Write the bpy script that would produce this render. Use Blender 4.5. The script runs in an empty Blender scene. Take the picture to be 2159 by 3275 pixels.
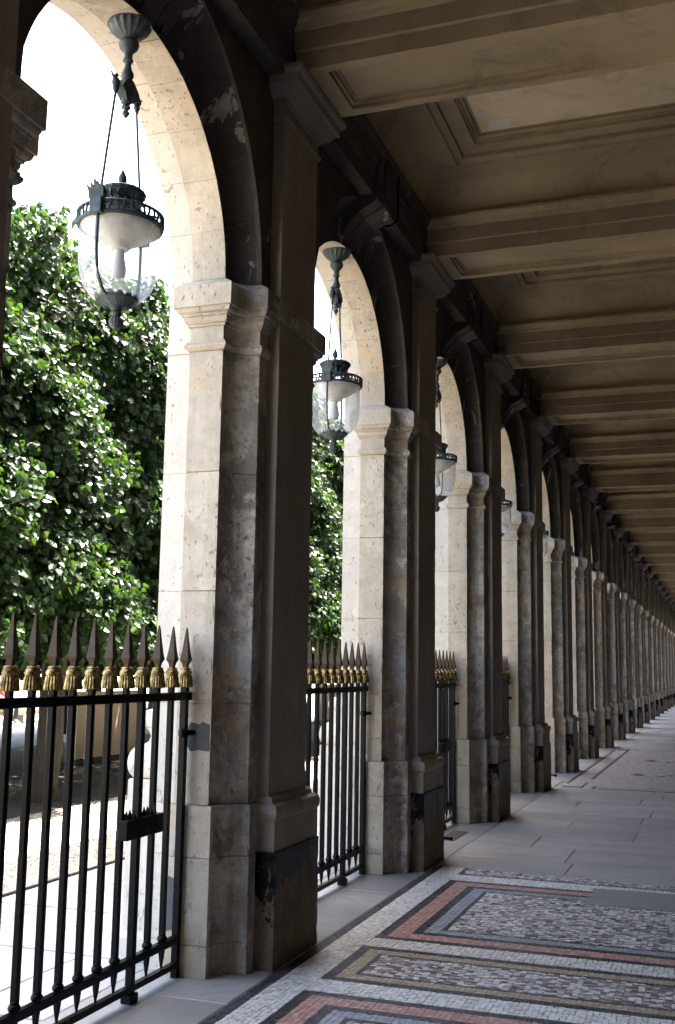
import bpy, bmesh, math, random
import numpy as np
from mathutils import Vector, Matrix

R = math.radians
random.seed(7)
rng = np.random.default_rng(7)
scene = bpy.context.scene
COL = scene.collection

# ------------------------------------------------------------------ camera
CAM = Vector((2.30, 0.0, 1.6))
YAW, PITCH, ROLL, FPX = 0.3437, 0.1448, 0.0158, 3427.8
cy, sy, cp, sp = math.cos(YAW), math.sin(YAW), math.cos(PITCH), math.sin(PITCH)
fwd = Vector((-sy * cp, cy * cp, sp))
rgt = Vector((cy, sy, 0))
upv = rgt.cross(fwd)
rt2 = rgt * math.cos(ROLL) + upv * math.sin(ROLL)
up2 = upv * math.cos(ROLL) - rgt * math.sin(ROLL)
cam_d = bpy.data.cameras.new('camera')
cam_d.sensor_fit = 'VERTICAL'
cam_d.sensor_height = 36.0
cam_d.sensor_width = 24.0
cam_d.lens = FPX / 3275 * 36.0
cam_d.clip_start = 0.05
cam_d.clip_end = 1000
cam = bpy.data.objects.new('camera', cam_d)
m = Matrix((rt2, up2, -fwd)).transposed().to_4x4()
m.translation = CAM
cam.matrix_world = m
COL.objects.link(cam)
scene.camera = cam

# ------------------------------------------------------------------ sky, sun, exposure
SUN = Vector((0.15, 0.30, 0.90)).normalized()
world = bpy.data.worlds.new('World')
scene.world = world
world.use_nodes = True
wn = world.node_tree
sky = wn.nodes.new('ShaderNodeTexSky')
sky.sky_type = 'NISHITA'
sky.sun_disc = False
sky.sun_elevation = math.asin(SUN.z)
sky.sun_rotation = math.atan2(SUN.x, SUN.y)
sky.altitude = 50
sky.air_density = 1.0
sky.dust_density = 5.0
sky.ozone_density = 0.3
bg = wn.nodes['Background']
bg.inputs['Strength'].default_value = 0.15
wn.links.new(sky.outputs[0], bg.inputs[0])
sun_d = bpy.data.lights.new('sun', 'SUN')
sun_d.energy = 5.0
sun_d.angle = R(0.5)
sun_d.color = (1.0, 0.95, 0.87)
sun = bpy.data.objects.new('sun', sun_d)
sun.rotation_euler = SUN.to_track_quat('Z', 'Y').to_euler()
sun.location = (0, 0, 30)
COL.objects.link(sun)
vs = scene.view_settings
vs.view_transform = 'Standard'
vs.look = 'None'
vs.gamma = 1.0
vs.use_curve_mapping = False
vs.exposure = 3.65
cyc = scene.cycles
cyc.max_bounces = 12
cyc.diffuse_bounces = 8
cyc.transparent_max_bounces = 24
cyc.transmission_bounces = 8
cyc.glossy_bounces = 4
cyc.caustics_reflective = False
cyc.caustics_refractive = False
cyc.sample_clamp_indirect = 6.0
cyc.use_denoising = True
try:
    cyc.denoiser = 'OPENIMAGEDENOISE'
except Exception:
    pass

# ------------------------------------------------------------------ helpers: materials
class NT:
    def __init__(self, name):
        self.m = bpy.data.materials.new(name)
        self.m.use_nodes = True
        self.t = self.m.node_tree
        self.b = self.t.nodes['Principled BSDF']
        self.pos = None
    def n(self, typ, **kw):
        nd = self.t.nodes.new('ShaderNode' + typ)
        for k, v in kw.items():
            setattr(nd, k, v)
        return nd
    def set(self, sock, v):
        if isinstance(v, bpy.types.NodeSocket):
            self.t.links.new(v, sock)
        elif isinstance(v, (tuple, list)) and len(v) == 3 and sock.type == 'RGBA':
            sock.default_value = (*v, 1)
        else:
            sock.default_value = v
    def P(self):
        if self.pos is None:
            self.pos = self.n('NewGeometry').outputs['Position']
        return self.pos
    def scaled(self, s, src=None):
        mp = self.n('Mapping')
        mp.inputs['Scale'].default_value = s
        self.t.links.new(src or self.P(), mp.inputs['Vector'])
        return mp.outputs[0]
    def noise(self, scale, detail=5, rough=.6, vec=None, dist=0.0):
        nd = self.n('TexNoise')
        nd.inputs['Scale'].default_value = scale
        nd.inputs['Detail'].default_value = detail
        nd.inputs['Roughness'].default_value = rough
        nd.inputs['Distortion'].default_value = dist
        self.t.links.new(vec or self.P(), nd.inputs['Vector'])
        return nd.outputs['Fac']
    def ramp(self, fac, a, b, lo=0.0, hi=1.0):
        nd = self.n('MapRange')
        nd.inputs['From Min'].default_value = a
        nd.inputs['From Max'].default_value = b
        nd.inputs['To Min'].default_value = lo
        nd.inputs['To Max'].default_value = hi
        self.set(nd.inputs['Value'], fac)
        return nd.outputs[0]
    def mix(self, fac, a, b, mode='MIX'):
        nd = self.n('MixRGB', blend_type=mode)
        self.set(nd.inputs[0], fac)
        self.set(nd.inputs[1], a)
        self.set(nd.inputs[2], b)
        return nd.outputs[0]
    def math(self, op, a, b=0.0):
        nd = self.n('Math', operation=op)
        self.set(nd.inputs[0], a)
        self.set(nd.inputs[1], b)
        return nd.outputs[0]
    def z(self):
        s = self.n('SeparateXYZ')
        self.t.links.new(self.P(), s.inputs[0])
        return s.outputs[2]
    def bump(self, h, strength=.4, dist=.004):
        nd = self.n('Bump')
        nd.inputs['Strength'].default_value = strength
        nd.inputs['Distance'].default_value = dist
        self.set(nd.inputs['Height'], h)
        self.t.links.new(nd.outputs[0], self.b.inputs['Normal'])
    def out(self, col=None, rough=None, metal=None, **kw):
        if col is not None: self.set(self.b.inputs['Base Color'], col)
        if rough is not None: self.set(self.b.inputs['Roughness'], rough)
        if metal is not None: self.set(self.b.inputs['Metallic'], metal)
        for k, v in kw.items():
            self.set(self.b.inputs[k.replace('_', ' ')], v)
        return self.m

def stone_mat(name, a, b, stain, stain_amt=.5, streak=.5, rough=.85, bump=.5, pits=True, warm=None):
    t = NT(name)
    big = t.ramp(t.noise(1.7, 4, .6), .35, .68)
    c = t.mix(big, a, b)
    mott = t.ramp(t.noise(9, 6, .7), .38, .66)
    c = t.mix(t.math('MULTIPLY', mott, .45), c, [x * .72 for x in a])
    st = t.noise(1.0, 6, .65, t.scaled((7, 7, .8)))
    c = t.mix(t.math('MULTIPLY', t.ramp(st, .44, .60), streak), c, stain)
    pat = t.ramp(t.noise(2.6, 8, .75, dist=.6), .50, .60)
    c = t.mix(t.math('MULTIPLY', pat, stain_amt), c, stain)
    if warm:
        w = t.ramp(t.noise(1.3, 3, .5, dist=1.0), .58, .68)
        c = t.mix(t.math('MULTIPLY', w, .55), c, warm)
    spk = t.ramp(t.noise(27, 8, .8), .50, .66)
    c = t.mix(t.math('MULTIPLY', spk, .30 + .35 * stain_amt), c, stain)
    blot = t.ramp(t.noise(6.5, 6, .66, dist=.4), .50, .60)
    c = t.mix(t.math('MULTIPLY', blot, .75 * stain_amt), c, stain)
    fine = t.noise(95, 4, .7)
    h = t.math('ADD', t.math('MULTIPLY', t.noise(18, 6, .7), .8), t.math('MULTIPLY', fine, .35))
    if pits:
        pn_ = t.noise(38, 3, .55, t.scaled((1, 1, .62)))
        zone = t.ramp(t.noise(2.4, 4, .6), .45, .65, 0, .06)
        pm2 = t.math('SUBTRACT', 1.0, t.ramp(t.math('ADD', pn_, zone), .655, .725))
        c = t.mix(t.math('MULTIPLY', t.math('SUBTRACT', 1.0, pm2), .65), c, [x * .6 for x in stain])
        h = t.math('ADD', h, t.math('MULTIPLY', pm2, 1.3))
        bl = t.ramp(t.noise(5.5, 8, .75, dist=.5), .55, .63)
        c = t.mix(t.math('MULTIPLY', bl, stain_amt), c, [min(1, x * 1.12) for x in a])
    oi = t.n('ObjectInfo')
    c = t.mix(t.ramp(oi.outputs['Random'], 0, 1, 0, .30), c, [x * .66 for x in b])
    t.bump(h, bump * 1.4, .007)
    return t.out(c, rough)

M = {}
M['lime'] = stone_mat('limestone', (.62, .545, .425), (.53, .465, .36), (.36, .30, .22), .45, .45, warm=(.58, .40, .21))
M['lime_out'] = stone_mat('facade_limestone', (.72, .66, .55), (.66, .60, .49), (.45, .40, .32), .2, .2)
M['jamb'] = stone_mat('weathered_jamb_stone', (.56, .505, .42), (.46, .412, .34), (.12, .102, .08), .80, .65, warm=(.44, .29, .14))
M['taupe'] = stone_mat('taupe_painted_plaster', (.34, .287, .228), (.275, .232, .184), (.185, .155, .122), .4, .5, pits=False, bump=.2, rough=.7)
M['mortar'] = stone_mat('ochre_mortar', (.55, .37, .20), (.48, .31, .16), (.3, .2, .12), .3, .3, pits=False)
M['soot'] = None

def peel_mat(name, paint, under, lo, hi, zlow=None, rough=.6, scale=3.2):
    t = NT(name)
    n1 = t.noise(scale, 8, .66, t.scaled((1.6, 1.6, .8)), dist=.5)
    mk = t.ramp(n1, lo, hi)
    if zlow:
        zz = t.ramp(t.math('ADD', t.z(), t.math('MULTIPLY', t.ramp(t.noise(7, 6, .7, t.scaled((1, 1, .45))), .3, .7), zlow[2])), zlow[0], zlow[1], 1, 0)
        mk = t.math('MAXIMUM', mk, zz)
    nn = t.noise(6, 6, .7)
    pc = t.mix(t.ramp(nn, .35, .7), paint, [x * 1.7 for x in paint])
    uc = t.mix(t.ramp(t.noise(11, 6, .7), .35, .65), under, [x * .6 for x in under])
    c = t.mix(mk, pc, uc)
    t.bump(t.math('ADD', t.math('MULTIPLY', mk, -.5), t.math('MULTIPLY', t.noise(40, 5, .7), .3)), .5, .004)
    t.b.inputs['Specular IOR Level'].default_value = .10
    return t.out(c, t.mix(mk, (rough,) * 3, (.9,) * 3))
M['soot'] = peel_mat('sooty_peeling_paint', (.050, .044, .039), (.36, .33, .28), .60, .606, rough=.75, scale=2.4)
M['spandrel'] = peel_mat('dark_spandrel_paint', (.062, .053, .043), (.30, .27, .22), .655, .662, rough=.75, scale=3.0)
M['plinth'] = peel_mat('black_plinth_paint', (.0035, .004, .0048), (.20, .155, .112), .63, .64, zlow=(.68, .72, .60), rough=.32)

def ceil_mat(name='ochre_ceiling_plaster', ca=(.385, .300, .180), cb=(.290, .222, .130), flake=.735):
    t = NT(name)
    c = t.mix(t.ramp(t.noise(1.2, 4, .6), .35, .65), ca, cb)
    c = t.mix(t.math('MULTIPLY', t.ramp(t.noise(3.2, 7, .7, dist=.8), .52, .68), .55), c, [x * .5 for x in cb])
    fl = t.ramp(t.noise(2.3, 6, .62, dist=.3), flake, flake + .006)
    c = t.mix(fl, c, (.55, .54, .50))
    cr = t.n('TexVoronoi', feature='DISTANCE_TO_EDGE')
    cr.inputs['Scale'].default_value = .9
    t.t.links.new(t.mix(.35, t.P(), t.noise(2.2, 5, .7)), cr.inputs['Vector'])
    ck = t.ramp(cr.outputs['Distance'], .0, .006, 1, 0)
    c = t.mix(t.math('MULTIPLY', t.math('MULTIPLY', ck, t.ramp(t.noise(.7, 2, .5), .5, .62)), .6), c, (.10, .08, .055))
    t.bump(t.math('ADD', t.noise(22, 6, .7), t.math('MULTIPLY', fl, -.6)), .35, .004)
    return t.out(c, .8)
M['ceiling'] = ceil_mat()
M['fascia'] = ceil_mat('dark_fascia_plaster', (.27, .212, .135), (.20, .155, .098))  # darker ochre plaster for the side faces of the beams
M['panel'] = ceil_mat('cream_ceiling_panel_paint', (.68, .56, .39), (.58, .465, .31), .70)

def iron(name, col, rough=.35, rust=None, amt=.3, spec=.3):
    t = NT(name)
    n1 = t.ramp(t.noise(14, 6, .7), .5, .7)
    c = t.mix(t.math('MULTIPLY', n1, amt), col, rust or [x * 3 for x in col])
    t.bump(t.noise(45, 3, .6), .06, .002)
    t.b.inputs['Specular IOR Level'].default_value = spec
    return t.out(c, t.ramp(t.noise(20, 3, .6), .3, .7, rough * .8, rough * 1.35))
M['iron'] = iron('black_gloss_iron_paint', (.003, .0033, .004), .30, (.010, .008, .007), .35, .10)
M['bronze'] = iron('brown_bronzed_iron', (.060, .038, .019), .5, (.095, .064, .034), .5, .2)
M['patina'] = iron('dark_green_patinated_iron', (.050, .068, .074), .42, (.15, .18, .175), .6)
def gilt():
    t = NT('worn_gilding')
    c = t.mix(t.ramp(t.noise(34, 6, .7), .36, .60), (.46, .33, .12), (.10, .065, .025))
    t.bump(t.noise(120, 4, .7), .5, .003)
    return t.out(c, t.ramp(t.noise(50, 3, .6), .3, .7, .22, .45), .85)
M['gilt'] = gilt()
t = NT('white_enamel'); M['enamel'] = t.out(t.mix(t.ramp(t.noise(9, 6, .7), .5, .75), (.74, .72, .66), (.42, .38, .31)), .3)
t = NT('frosted_bulb_glass'); M['bulb'] = t.out((.78, .78, .76), .25)
def glass():
    t = NT('dusty_lantern_glass')
    fr = t.n('LayerWeight'); fr.inputs['Blend'].default_value = .35
    edge = t.math('MULTIPLY', fr.outputs['Facing'], fr.outputs['Facing'])
    dust = t.math('ADD', t.ramp(t.noise(6, 6, .7), .34, .74, .12, .32), t.math('MULTIPLY', edge, .40))
    tr = t.n('BsdfTransparent'); tr.inputs['Color'].default_value = (.93, .95, .95, 1)
    gl = t.n('BsdfGlossy'); gl.inputs['Roughness'].default_value = .06
    df = t.n('BsdfDiffuse'); df.inputs['Color'].default_value = (.70, .71, .71, 1)
    tl = t.n('BsdfTranslucent'); tl.inputs['Color'].default_value = (.82, .83, .83, 1)
    md = t.n('MixShader'); md.inputs[0].default_value = .75
    t.t.links.new(df.outputs[0], md.inputs[1]); t.t.links.new(tl.outputs[0], md.inputs[2])
    m1 = t.n('MixShader'); m2 = t.n('MixShader')
    t.t.links.new(t.math('ADD', t.math('MULTIPLY', edge, .35), .05), m1.inputs[0])
    t.t.links.new(tr.outputs[0], m1.inputs[1]); t.t.links.new(gl.outputs[0], m1.inputs[2])
    t.t.links.new(dust, m2.inputs[0]); t.t.links.new(m1.outputs[0], m2.inputs[1]); t.t.links.new(md.outputs[0], m2.inputs[2])
    o = [n for n in t.t.nodes if n.type == 'OUTPUT_MATERIAL'][0]
    t.t.links.new(m2.outputs[0], o.inputs[0])
    return t.m
M['glass'] = glass()

def slab_mat(name, a, b, rough):
    t = NT(name)
    oi = t.n('ObjectInfo')
    c = t.mix(t.ramp(t.noise(1.1, 5, .65), .35, .68), a, b)
    c = t.mix(t.math('MULTIPLY', t.ramp(t.noise(1.6, 4, .5, t.scaled((.5, 1.4, 1))), .36, .64), .6), c, [x * .58 for x in b])
    c = t.mix(t.math('MULTIPLY', t.ramp(t.noise(13, 5, .6), .40, .62), .34), c, [x * .5 for x in b])
    c = t.mix(t.ramp(oi.outputs['Random'], 0, 1, 0, .75), c, [x * .66 for x in b])
    t.bump(t.noise(22, 3, .5), .04, .002)
    return t.out(c, t.ramp(t.noise(1.3, 3, .5), .3, .7, rough - .06, rough + .12))
M['slab'] = slab_mat('grey_paving_stone', (.55, .532, .508), (.44, .424, .404), .40)
M['edge_slab'] = slab_mat('pale_edge_stone', (.42, .41, .395), (.35, .34, .325), .40)
M['cement'] = slab_mat('cement_patch', (.36, .355, .335), (.33, .325, .305), .55)
M['terrace'] = slab_mat('terrace_flagstone', (.50, .50, .48), (.42, .42, .41), .55)
def tile_mat():
    t = NT('mosaic_tesserae')
    a = t.n('Attribute', attribute_name='tile_colour')
    c = t.mix(t.math('MULTIPLY', t.ramp(t.noise(2.2, 6, .7), .45, .75), .38), a.outputs['Color'], (.24, .22, .20))
    t.bump(t.noise(60, 4, .7), .2, .002)
    return t.out(c, t.ramp(t.noise(3, 5, .7), .3, .7, .38, .60))
M['tile'] = tile_mat()
t = NT('mosaic_grout'); M['grout'] = t.out(t.mix(t.noise(20, 4, .6), (.20, .19, .18), (.32, .30, .28)), .8)
def far_mosaic():
    t = NT('distant_mosaic')
    v = t.n('TexVoronoi'); v.inputs['Scale'].default_value = 34
    t.t.links.new(t.P(), v.inputs['Vector'])
    hs = t.n('SeparateColor'); t.t.links.new(v.outputs['Color'], hs.inputs[0])
    c = t.mix(t.ramp(hs.outputs[0], .35, .6), (.24, .21, .20), (.55, .49, .45))
    c = t.mix(t.math('MULTIPLY', t.ramp(t.noise(1.3, 5, .7), .45, .7), .5), c, (.36, .32, .30))
    return t.out(c, .4)
M['far_mosaic'] = far_mosaic()
t = NT('black_marble_band'); M['band'] = t.out(t.mix(t.noise(30, 4, .7), (.045, .045, .05), (.10, .10, .105)), .45)
t = NT('white_marble_band'); M['wband'] = t.out(t.mix(t.noise(30, 4, .7), (.42, .40, .37), (.55, .53, .49)), .45)
def gravel():
    t = NT('pale_gravel')
    v = t.n('TexVoronoi'); v.inputs['Scale'].default_value = 60
    t.t.links.new(t.P(), v.inputs['Vector'])
    hs = t.n('SeparateColor'); t.t.links.new(v.outputs['Color'], hs.inputs[0])
    c = t.mix(hs.outputs[0], (.30, .265, .22), (.46, .42, .36))
    c = t.mix(t.math('MULTIPLY', t.ramp(t.noise(1.5, 6, .7), .45, .7), .5), c, (.22, .185, .145))
    t.bump(t.math('ADD', v.outputs['Distance'], t.noise(9, 5, .7)), .7, .015)
    return t.out(c, .95)
M['gravel'] = gravel()
def bark():
    t = NT('linden_bark')
    n1 = t.noise(1, 7, .7, t.scaled((22, 22, 3)))
    c = t.mix(t.ramp(n1, .35, .65), (.014, .011, .008), (.040, .031, .022))
    t.bump(n1, .9, .02)
    return t.out(c, .9)
M['bark'] = bark()
def leaf(name, a, b, trans):
    t = NT(name)
    at = t.n('Attribute', attribute_name='leaf_tone')
    c = t.mix(at.outputs['Fac'], a, b)
    t.out(c, .42)
    t.b.inputs['Specular IOR Level'].default_value = .32
    tl = t.n('BsdfTranslucent')
    t.t.links.new(t.mix(.5, c, trans), tl.inputs['Color'])
    mx = t.n('MixShader'); mx.inputs[0].default_value = .30
    o = [n for n in t.t.nodes if n.type == 'OUTPUT_MATERIAL'][0]
    t.t.links.new(t.b.outputs[0], mx.inputs[1]); t.t.links.new(tl.outputs[0], mx.inputs[2]); t.t.links.new(mx.outputs[0], o.inputs[0])
    return t.m
M['leaf'] = leaf('linden_leaf', (.006, .020, .006), (.020, .048, .010), (.11, .23, .02))
def plain(name, col, rough=.6, v=.12, scale=12):
    t = NT(name)
    return t.out(t.mix(t.noise(scale, 5, .65), [x * (1 - v) for x in col], [min(1, x * (1 + v)) for x in col]), rough)
M['beige'] = plain('beige_board', (.50, .41, .29), .6, .05, 3)
M['greengrey'] = plain('grey_green_board', (.22, .25, .20), .6, .08, 3)
M['ochreposter'] = plain('ochre_print', (.35, .27, .10), .6, .2, 9)
M['darkmetal'] = plain('dark_steel', (.03, .032, .03), .5)
M['whitestone'] = plain('white_bench_stone', (.70, .68, .64), .7, .08, 4)
M['wood'] = plain('brown_bench_wood', (.24, .13, .07), .6, .3, 20)
M['skin'] = plain('skin', (.50, .32, .24), .5, .05)
M['redcloth'] = plain('red_cloth', (.55, .03, .035), .8, .1)
M['navycloth'] = plain('navy_cloth', (.035, .04, .06), .85, .15)
M['hair'] = plain('dark_hair', (.04, .025, .018), .6, .2)
M['rust'] = plain('rusty_plate', (.085, .06, .048), .7, .3, 25)
M['shopglass'] = plain('dark_shop_glass', (.02, .022, .024), .12, .1)
M['shopwall'] = plain('dark_shop_wall_paint', (.085, .068, .052), .7, .2, 5)
M['shopwood'] = plain('dark_shopfront_wood', (.06, .045, .035), .5, .3)

# ------------------------------------------------------------------ helpers: meshes
class MB:
    def __init__(self):
        self.v, self.f, self.mi, self.sm = [], [], [], []
    def face(self, idx, mi=0, sm=False):
        self.f.append(tuple(idx)); self.mi.append(mi); self.sm.append(sm)
    def box(self, x0, x1, y0, y1, z0, z1, mi=0):
        b = len(self.v)
        self.v += [(x0, y0, z0), (x1, y0, z0), (x1, y1, z0), (x0, y1, z0), (x0, y0, z1), (x1, y0, z1), (x1, y1, z1), (x0, y1, z1)]
        for q in ((0, 3, 2, 1), (4, 5, 6, 7), (0, 1, 5, 4), (1, 2, 6, 5), (2, 3, 7, 6), (3, 0, 4, 7)):
            self.face([b + i for i in q], mi)
        return self
    def loft(self, rings, mi=0, closed=True, caps=True, sm=False, mif=None):
        b = len(self.v); n = len(rings[0])
        for r in rings: self.v += [tuple(p) for p in r]
        for i in range(len(rings) - 1):
            for j in range(n if closed else n - 1):
                k = (j + 1) % n
                mm = mif(j) if mif else mi
                self.face((b + i * n + j, b + i * n + k, b + (i + 1) * n + k, b + (i + 1) * n + j), mm, sm)
        if caps:
            self.face([b + j for j in range(n)][::-1], mi)
            self.face([b + (len(rings) - 1) * n + j for j in range(n)], mi)
        return self
    def lathe(self, prof, c=(0, 0, 0), n=20, mi=0, sm=True, flute=None, caps=True):
        rings = []
        for r, z in prof:
            ring = []
            for j in range(n):
                a = 2 * math.pi * j / n
                rr = r if not flute else r * (1 + flute * (1 if j % 2 else -1))
                ring.append((c[0] + rr * math.cos(a), c[1] + rr * math.sin(a), c[2] + z))
            rings.append(ring)
        return self.loft(rings, mi, True, caps, sm)
    def tube(self, pts, rad, n=8, mi=0, sm=True):
        pts = [Vector(p) for p in pts]
        if not isinstance(rad, (list, tuple)): rad = [rad] * len(pts)
        rings = []
        for i, p in enumerate(pts):
            d = (pts[min(i + 1, len(pts) - 1)] - pts[max(i - 1, 0)]).normalized()
            a = d.orthogonal().normalized() if abs(d.z) > .95 else d.cross(Vector((0, 0, 1))).normalized()
            b = d.cross(a).normalized()
            rings.append([p + (a * math.cos(2 * math.pi * k / n) + b * math.sin(2 * math.pi * k / n)) * rad[i] for k in range(n)])
        return self.loft(rings, mi, True, True, sm)
    def mesh(self, name, mats, bevel=0.0):
        me = bpy.data.meshes.new(name)
        me.from_pydata([tuple(p) for p in self.v], [], self.f)
        me.update()
        me.polygons.foreach_set('material_index', self.mi)
        me.polygons.foreach_set('use_smooth', self.sm)
        bm = bmesh.new(); bm.from_mesh(me)
        bmesh.ops.recalc_face_normals(bm, faces=bm.faces)
        if bevel:
            ed = [e for e in bm.edges if len(e.link_faces) == 2 and e.calc_face_angle(0) > .6]
            bmesh.ops.bevel(bm, geom=ed, offset=bevel, segments=1, affect='EDGES', clamp_overlap=True)
        bm.to_mesh(me); bm.free()
        if any(self.sm): me.set_sharp_from_angle(angle=R(30))
        for mm in (mats if isinstance(mats, (list, tuple)) else [mats]):
            me.materials.append(mm)
        return me
    def build(self, name, mats, parent=None, loc=None, bevel=0.0):
        return link(name, self.mesh(name, mats, bevel), parent, loc)

def link(name, data, parent=None, loc=None):
    o = bpy.data.objects.new(name, data)
    COL.objects.link(o)
    if parent: o.parent = parent
    if loc: o.location = loc
    return o
def tag(o, label=None, cat=None, group=None, kind=None):
    if label: o['label'] = label
    if cat: o['category'] = cat
    if group: o['group'] = group
    if kind: o['kind'] = kind
    return o
def copy_tree(o, parent=None, loc=None):
    c = o.copy(); COL.objects.link(c); c.parent = parent
    if loc: c.location = loc
    for ch in list(o.children): copy_tree(ch, c)
    return c

B = 3.09
def YC(k): return 5.85 + B * (k - 1)
def YA(k): return YC(k) + B / 2          # arch between pier k and pier k+1
K0, K1 = -2, 21
XR = 4.2                                   # inner face of the shop wall

# ================================================================== ARCADE BUILDING
arcade = link('arcade_building', None)
tag(arcade, 'long pale limestone arcade building with tall round arches on square piers', 'arcade')

def plan(o, x_out=-.50, arcs=6, jit=None):
    """half outline of the jamb, gallery side to garden side, y negative = near side"""
    pts = [(-.14 + o, -.40 - o)]
    cx, cyy, rx, ry = -.14, -.565, .153 - o, .165 - o
    for i in range(arcs + 1):
        a = math.pi / 2 * i / arcs
        pts.append((cx - rx * math.sin(a), cyy + ry * math.cos(a)))
    pts.append((-.293 + o, -.565 - o))
    pts.append((x_out - (o if o > 0 else 0), -.565 - o))
    return pts
def ring_of(o, z, outer=True, chip=0.0, x_out=-.50):
    h = plan(o, x_out)
    if chip:
        h = list(h)
        for i in (0, 1, len(h) - 3, len(h) - 2, len(h) - 1):
            d = max(0.0, random.gauss(-.001, .0055)) * chip
            if i in (0, 1): h[i] = (h[i][0] - d * .7, h[i][1] + d * .7)
            else: h[i] = (h[i][0] - d * .3, h[i][1] + d)
    half = h + ([(x_out - max(o, 0), -.53), (-.66, -.53)] if outer else [])
    full = half + [(x, -y) for x, y in reversed(half)]
    return [(x, y, z) for x, y in full]
def course(z0, z1, o=0.0, chip=1.0, gap=.0015, outer=True):
    mb = MB(); n = max(2, int((z1 - z0) / .045))
    rings = [ring_of(o - .002, z0 + gap, outer)]
    for i in range(n + 1):
        z = z0 + gap + .002 + (z1 - z0 - 2 * gap - .004) * i / n
        rings.append(ring_of(o, z, outer, chip))
    rings.append(ring_of(o - .002, z1 - gap, outer))
    nq = len(rings[0])
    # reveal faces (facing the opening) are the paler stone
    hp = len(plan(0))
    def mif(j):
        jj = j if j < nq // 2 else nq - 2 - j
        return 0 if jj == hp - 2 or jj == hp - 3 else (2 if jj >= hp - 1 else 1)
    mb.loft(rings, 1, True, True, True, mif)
    return mb
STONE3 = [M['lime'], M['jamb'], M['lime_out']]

def make_pier():
    core = MB().loft([[(max(x, -.652), y * .996, z) for x, y, z in ring_of(-.010, zz_)] for zz_ in (0.0, 3.40)])
    p = core.build('pier', M['mortar'], arcade)
    course(0, .16, .028).build('base_stone', STONE3, p)
    course(.16, .60, .028).build('base_stone', STONE3, p)
    course(.60, .868, .028).build('base_stone', STONE3, p)
    for a, b in ((.868, 1.40), (1.40, 2.01), (2.01, 2.675), (2.675, 3.37)):
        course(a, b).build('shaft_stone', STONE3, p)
    # impost: moulded profile swept round the jamb
    prof = [(0, 3.37), (.004, 3.3705), (.012, 3.376), (.022, 3.384), (.027, 3.395), (.026, 3.406), (.018, 3.414), (.016, 3.4145), (.016, 3.424), (.001, 3.425), (0.0, 3.512), (.013, 3.513),
            (.013, 3.527), (.018, 3.528), (.026, 3.536), (.031, 3.550), (.033, 3.566), (.041, 3.567), (.041, 3.578), (.047, 3.579), (.058, 3.587), (.064, 3.600), (.065, 3.612), (.076, 3.613), (.077, 3.735), (.068, 3.743), (.0, 3.79)]
    mb = MB()
    rings = [ring_of(o, z, False, .5) for o, z in prof]
    mb.loft(rings, 1, True, True, True, lambda j: 0 if min(j, len(rings[0]) - 2 - j) in (len(plan(0)) - 2, len(plan(0)) - 3) else 1)
    mb.build('impost', STONE3, p)
    MB().box(-.66, -.505, -.53, .53, 3.375, 3.79).build('outer_jamb_stone', M['lime_out'], p)
    # gallery pilaster
    mb = MB()
    for i, (w, x, z) in enumerate(()): pass
    def prect(w, x, z, chip=0.0):
        c = [max(0, random.gauss(0, .0025)) * chip for _ in range(2)]
        return [(-.155, -w, z), (x - c[0] * .5, -w + c[0], z), (x, -w + .012, z), (x, w - .012, z), (x - c[1] * .5, w - c[1], z), (-.155, w, z)]
    mb.loft([prect(.28, -.07, .90 + 3.96 * i / 60, 1.0) for i in range(61)])
    mb.build('pilaster_shaft', M['taupe'], p)
    mb = MB().loft([prect(.335, 0.0, .61 * i / 14, 2.0) for i in range(15)])
    mb.build('pilaster_plinth', M['plinth'], p)
    prf = [(.322, -.012, .611), (.322, -.012, .775), (.326, -.008, .778), (.334, .0, .79), (.338, .004, .81), (.337, .003, .83), (.330, -.004, .85), (.318, -.02, .858),
           (.305, -.035, .862), (.300, -.04, .885), (.292, -.055, .897), (.283, -.066, .90)]
    MB().loft([prect(w, x, z, .8) for w, x, z in prf]).build('pilaster_base', M['taupe'], p)
    prf = [(.28, -.07, 4.86), (.290, -.06, 4.862), (.298, -.05, 4.872), (.300, -.048, 4.882), (.294, -.054, 4.894), (.282, -.068, 4.90), (.282, -.068, 4.965),
           (.292, -.055, 4.97), (.294, -.052, 4.985), (.312, -.03, 4.99), (.335, -.005, 5.01), (.352, .018, 5.035), (.360, .03, 5.05), (.375, .05, 5.052), (.378, .053, 5.10), (.392, .07, 5.11), (.402, .082, 5.125), (.402, .085, 5.148)]
    MB().loft([prect(w, x, z, .6) for w, x, z in prf]).build('capital', M['taupe'], p)
    # facade side: pedestal and giant pilaster
    def orect(w, x, z): return [(-.60, -w, z), (-.60, w, z), (x, w, z), (x, -w, z)]
    MB().loft([orect(.42, -.93, 0), orect(.42, -.93, .115), orect(.405, -.905, .14), orect(.39, -.885, .145), orect(.39, -.885, .955), orect(.386, -.88, .965)]).build('pedestal', M['lime_out'], p)
    prof = []
    for i in range(9):
        a = -math.pi / 2 + math.pi * i / 8
        prof.append((.355 + .045 * math.cos(a), -.845 - .045 * math.cos(a), 1.055 + .09 * math.sin(a)))
    prof += [(.345, -.83, 1.15), (.325, -.80, 1.17), (.318, -.79, 1.20), (.325, -.80, 1.23), (.335, -.81, 1.245)]
    for i in range(7):
        a = -math.pi / 2 + math.pi * i / 6
        prof.append((.330 + .028 * math.cos(a), -.80 - .028 * math.cos(a), 1.30 + .05 * math.sin(a)))
    prof += [(.318, -.775, 1.36), (.312, -.765, 1.40), (.30, -.735, 1.43)]
    MB().loft([orect(*q) for q in prof], sm=True).build('pedestal_torus', M['lime_out'], p)
    MB().loft([orect(.30, -.735, 1.43), orect(.295, -.73, 5.9)]).build('facade_pilaster', M['lime_out'], p)
    return p

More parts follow.
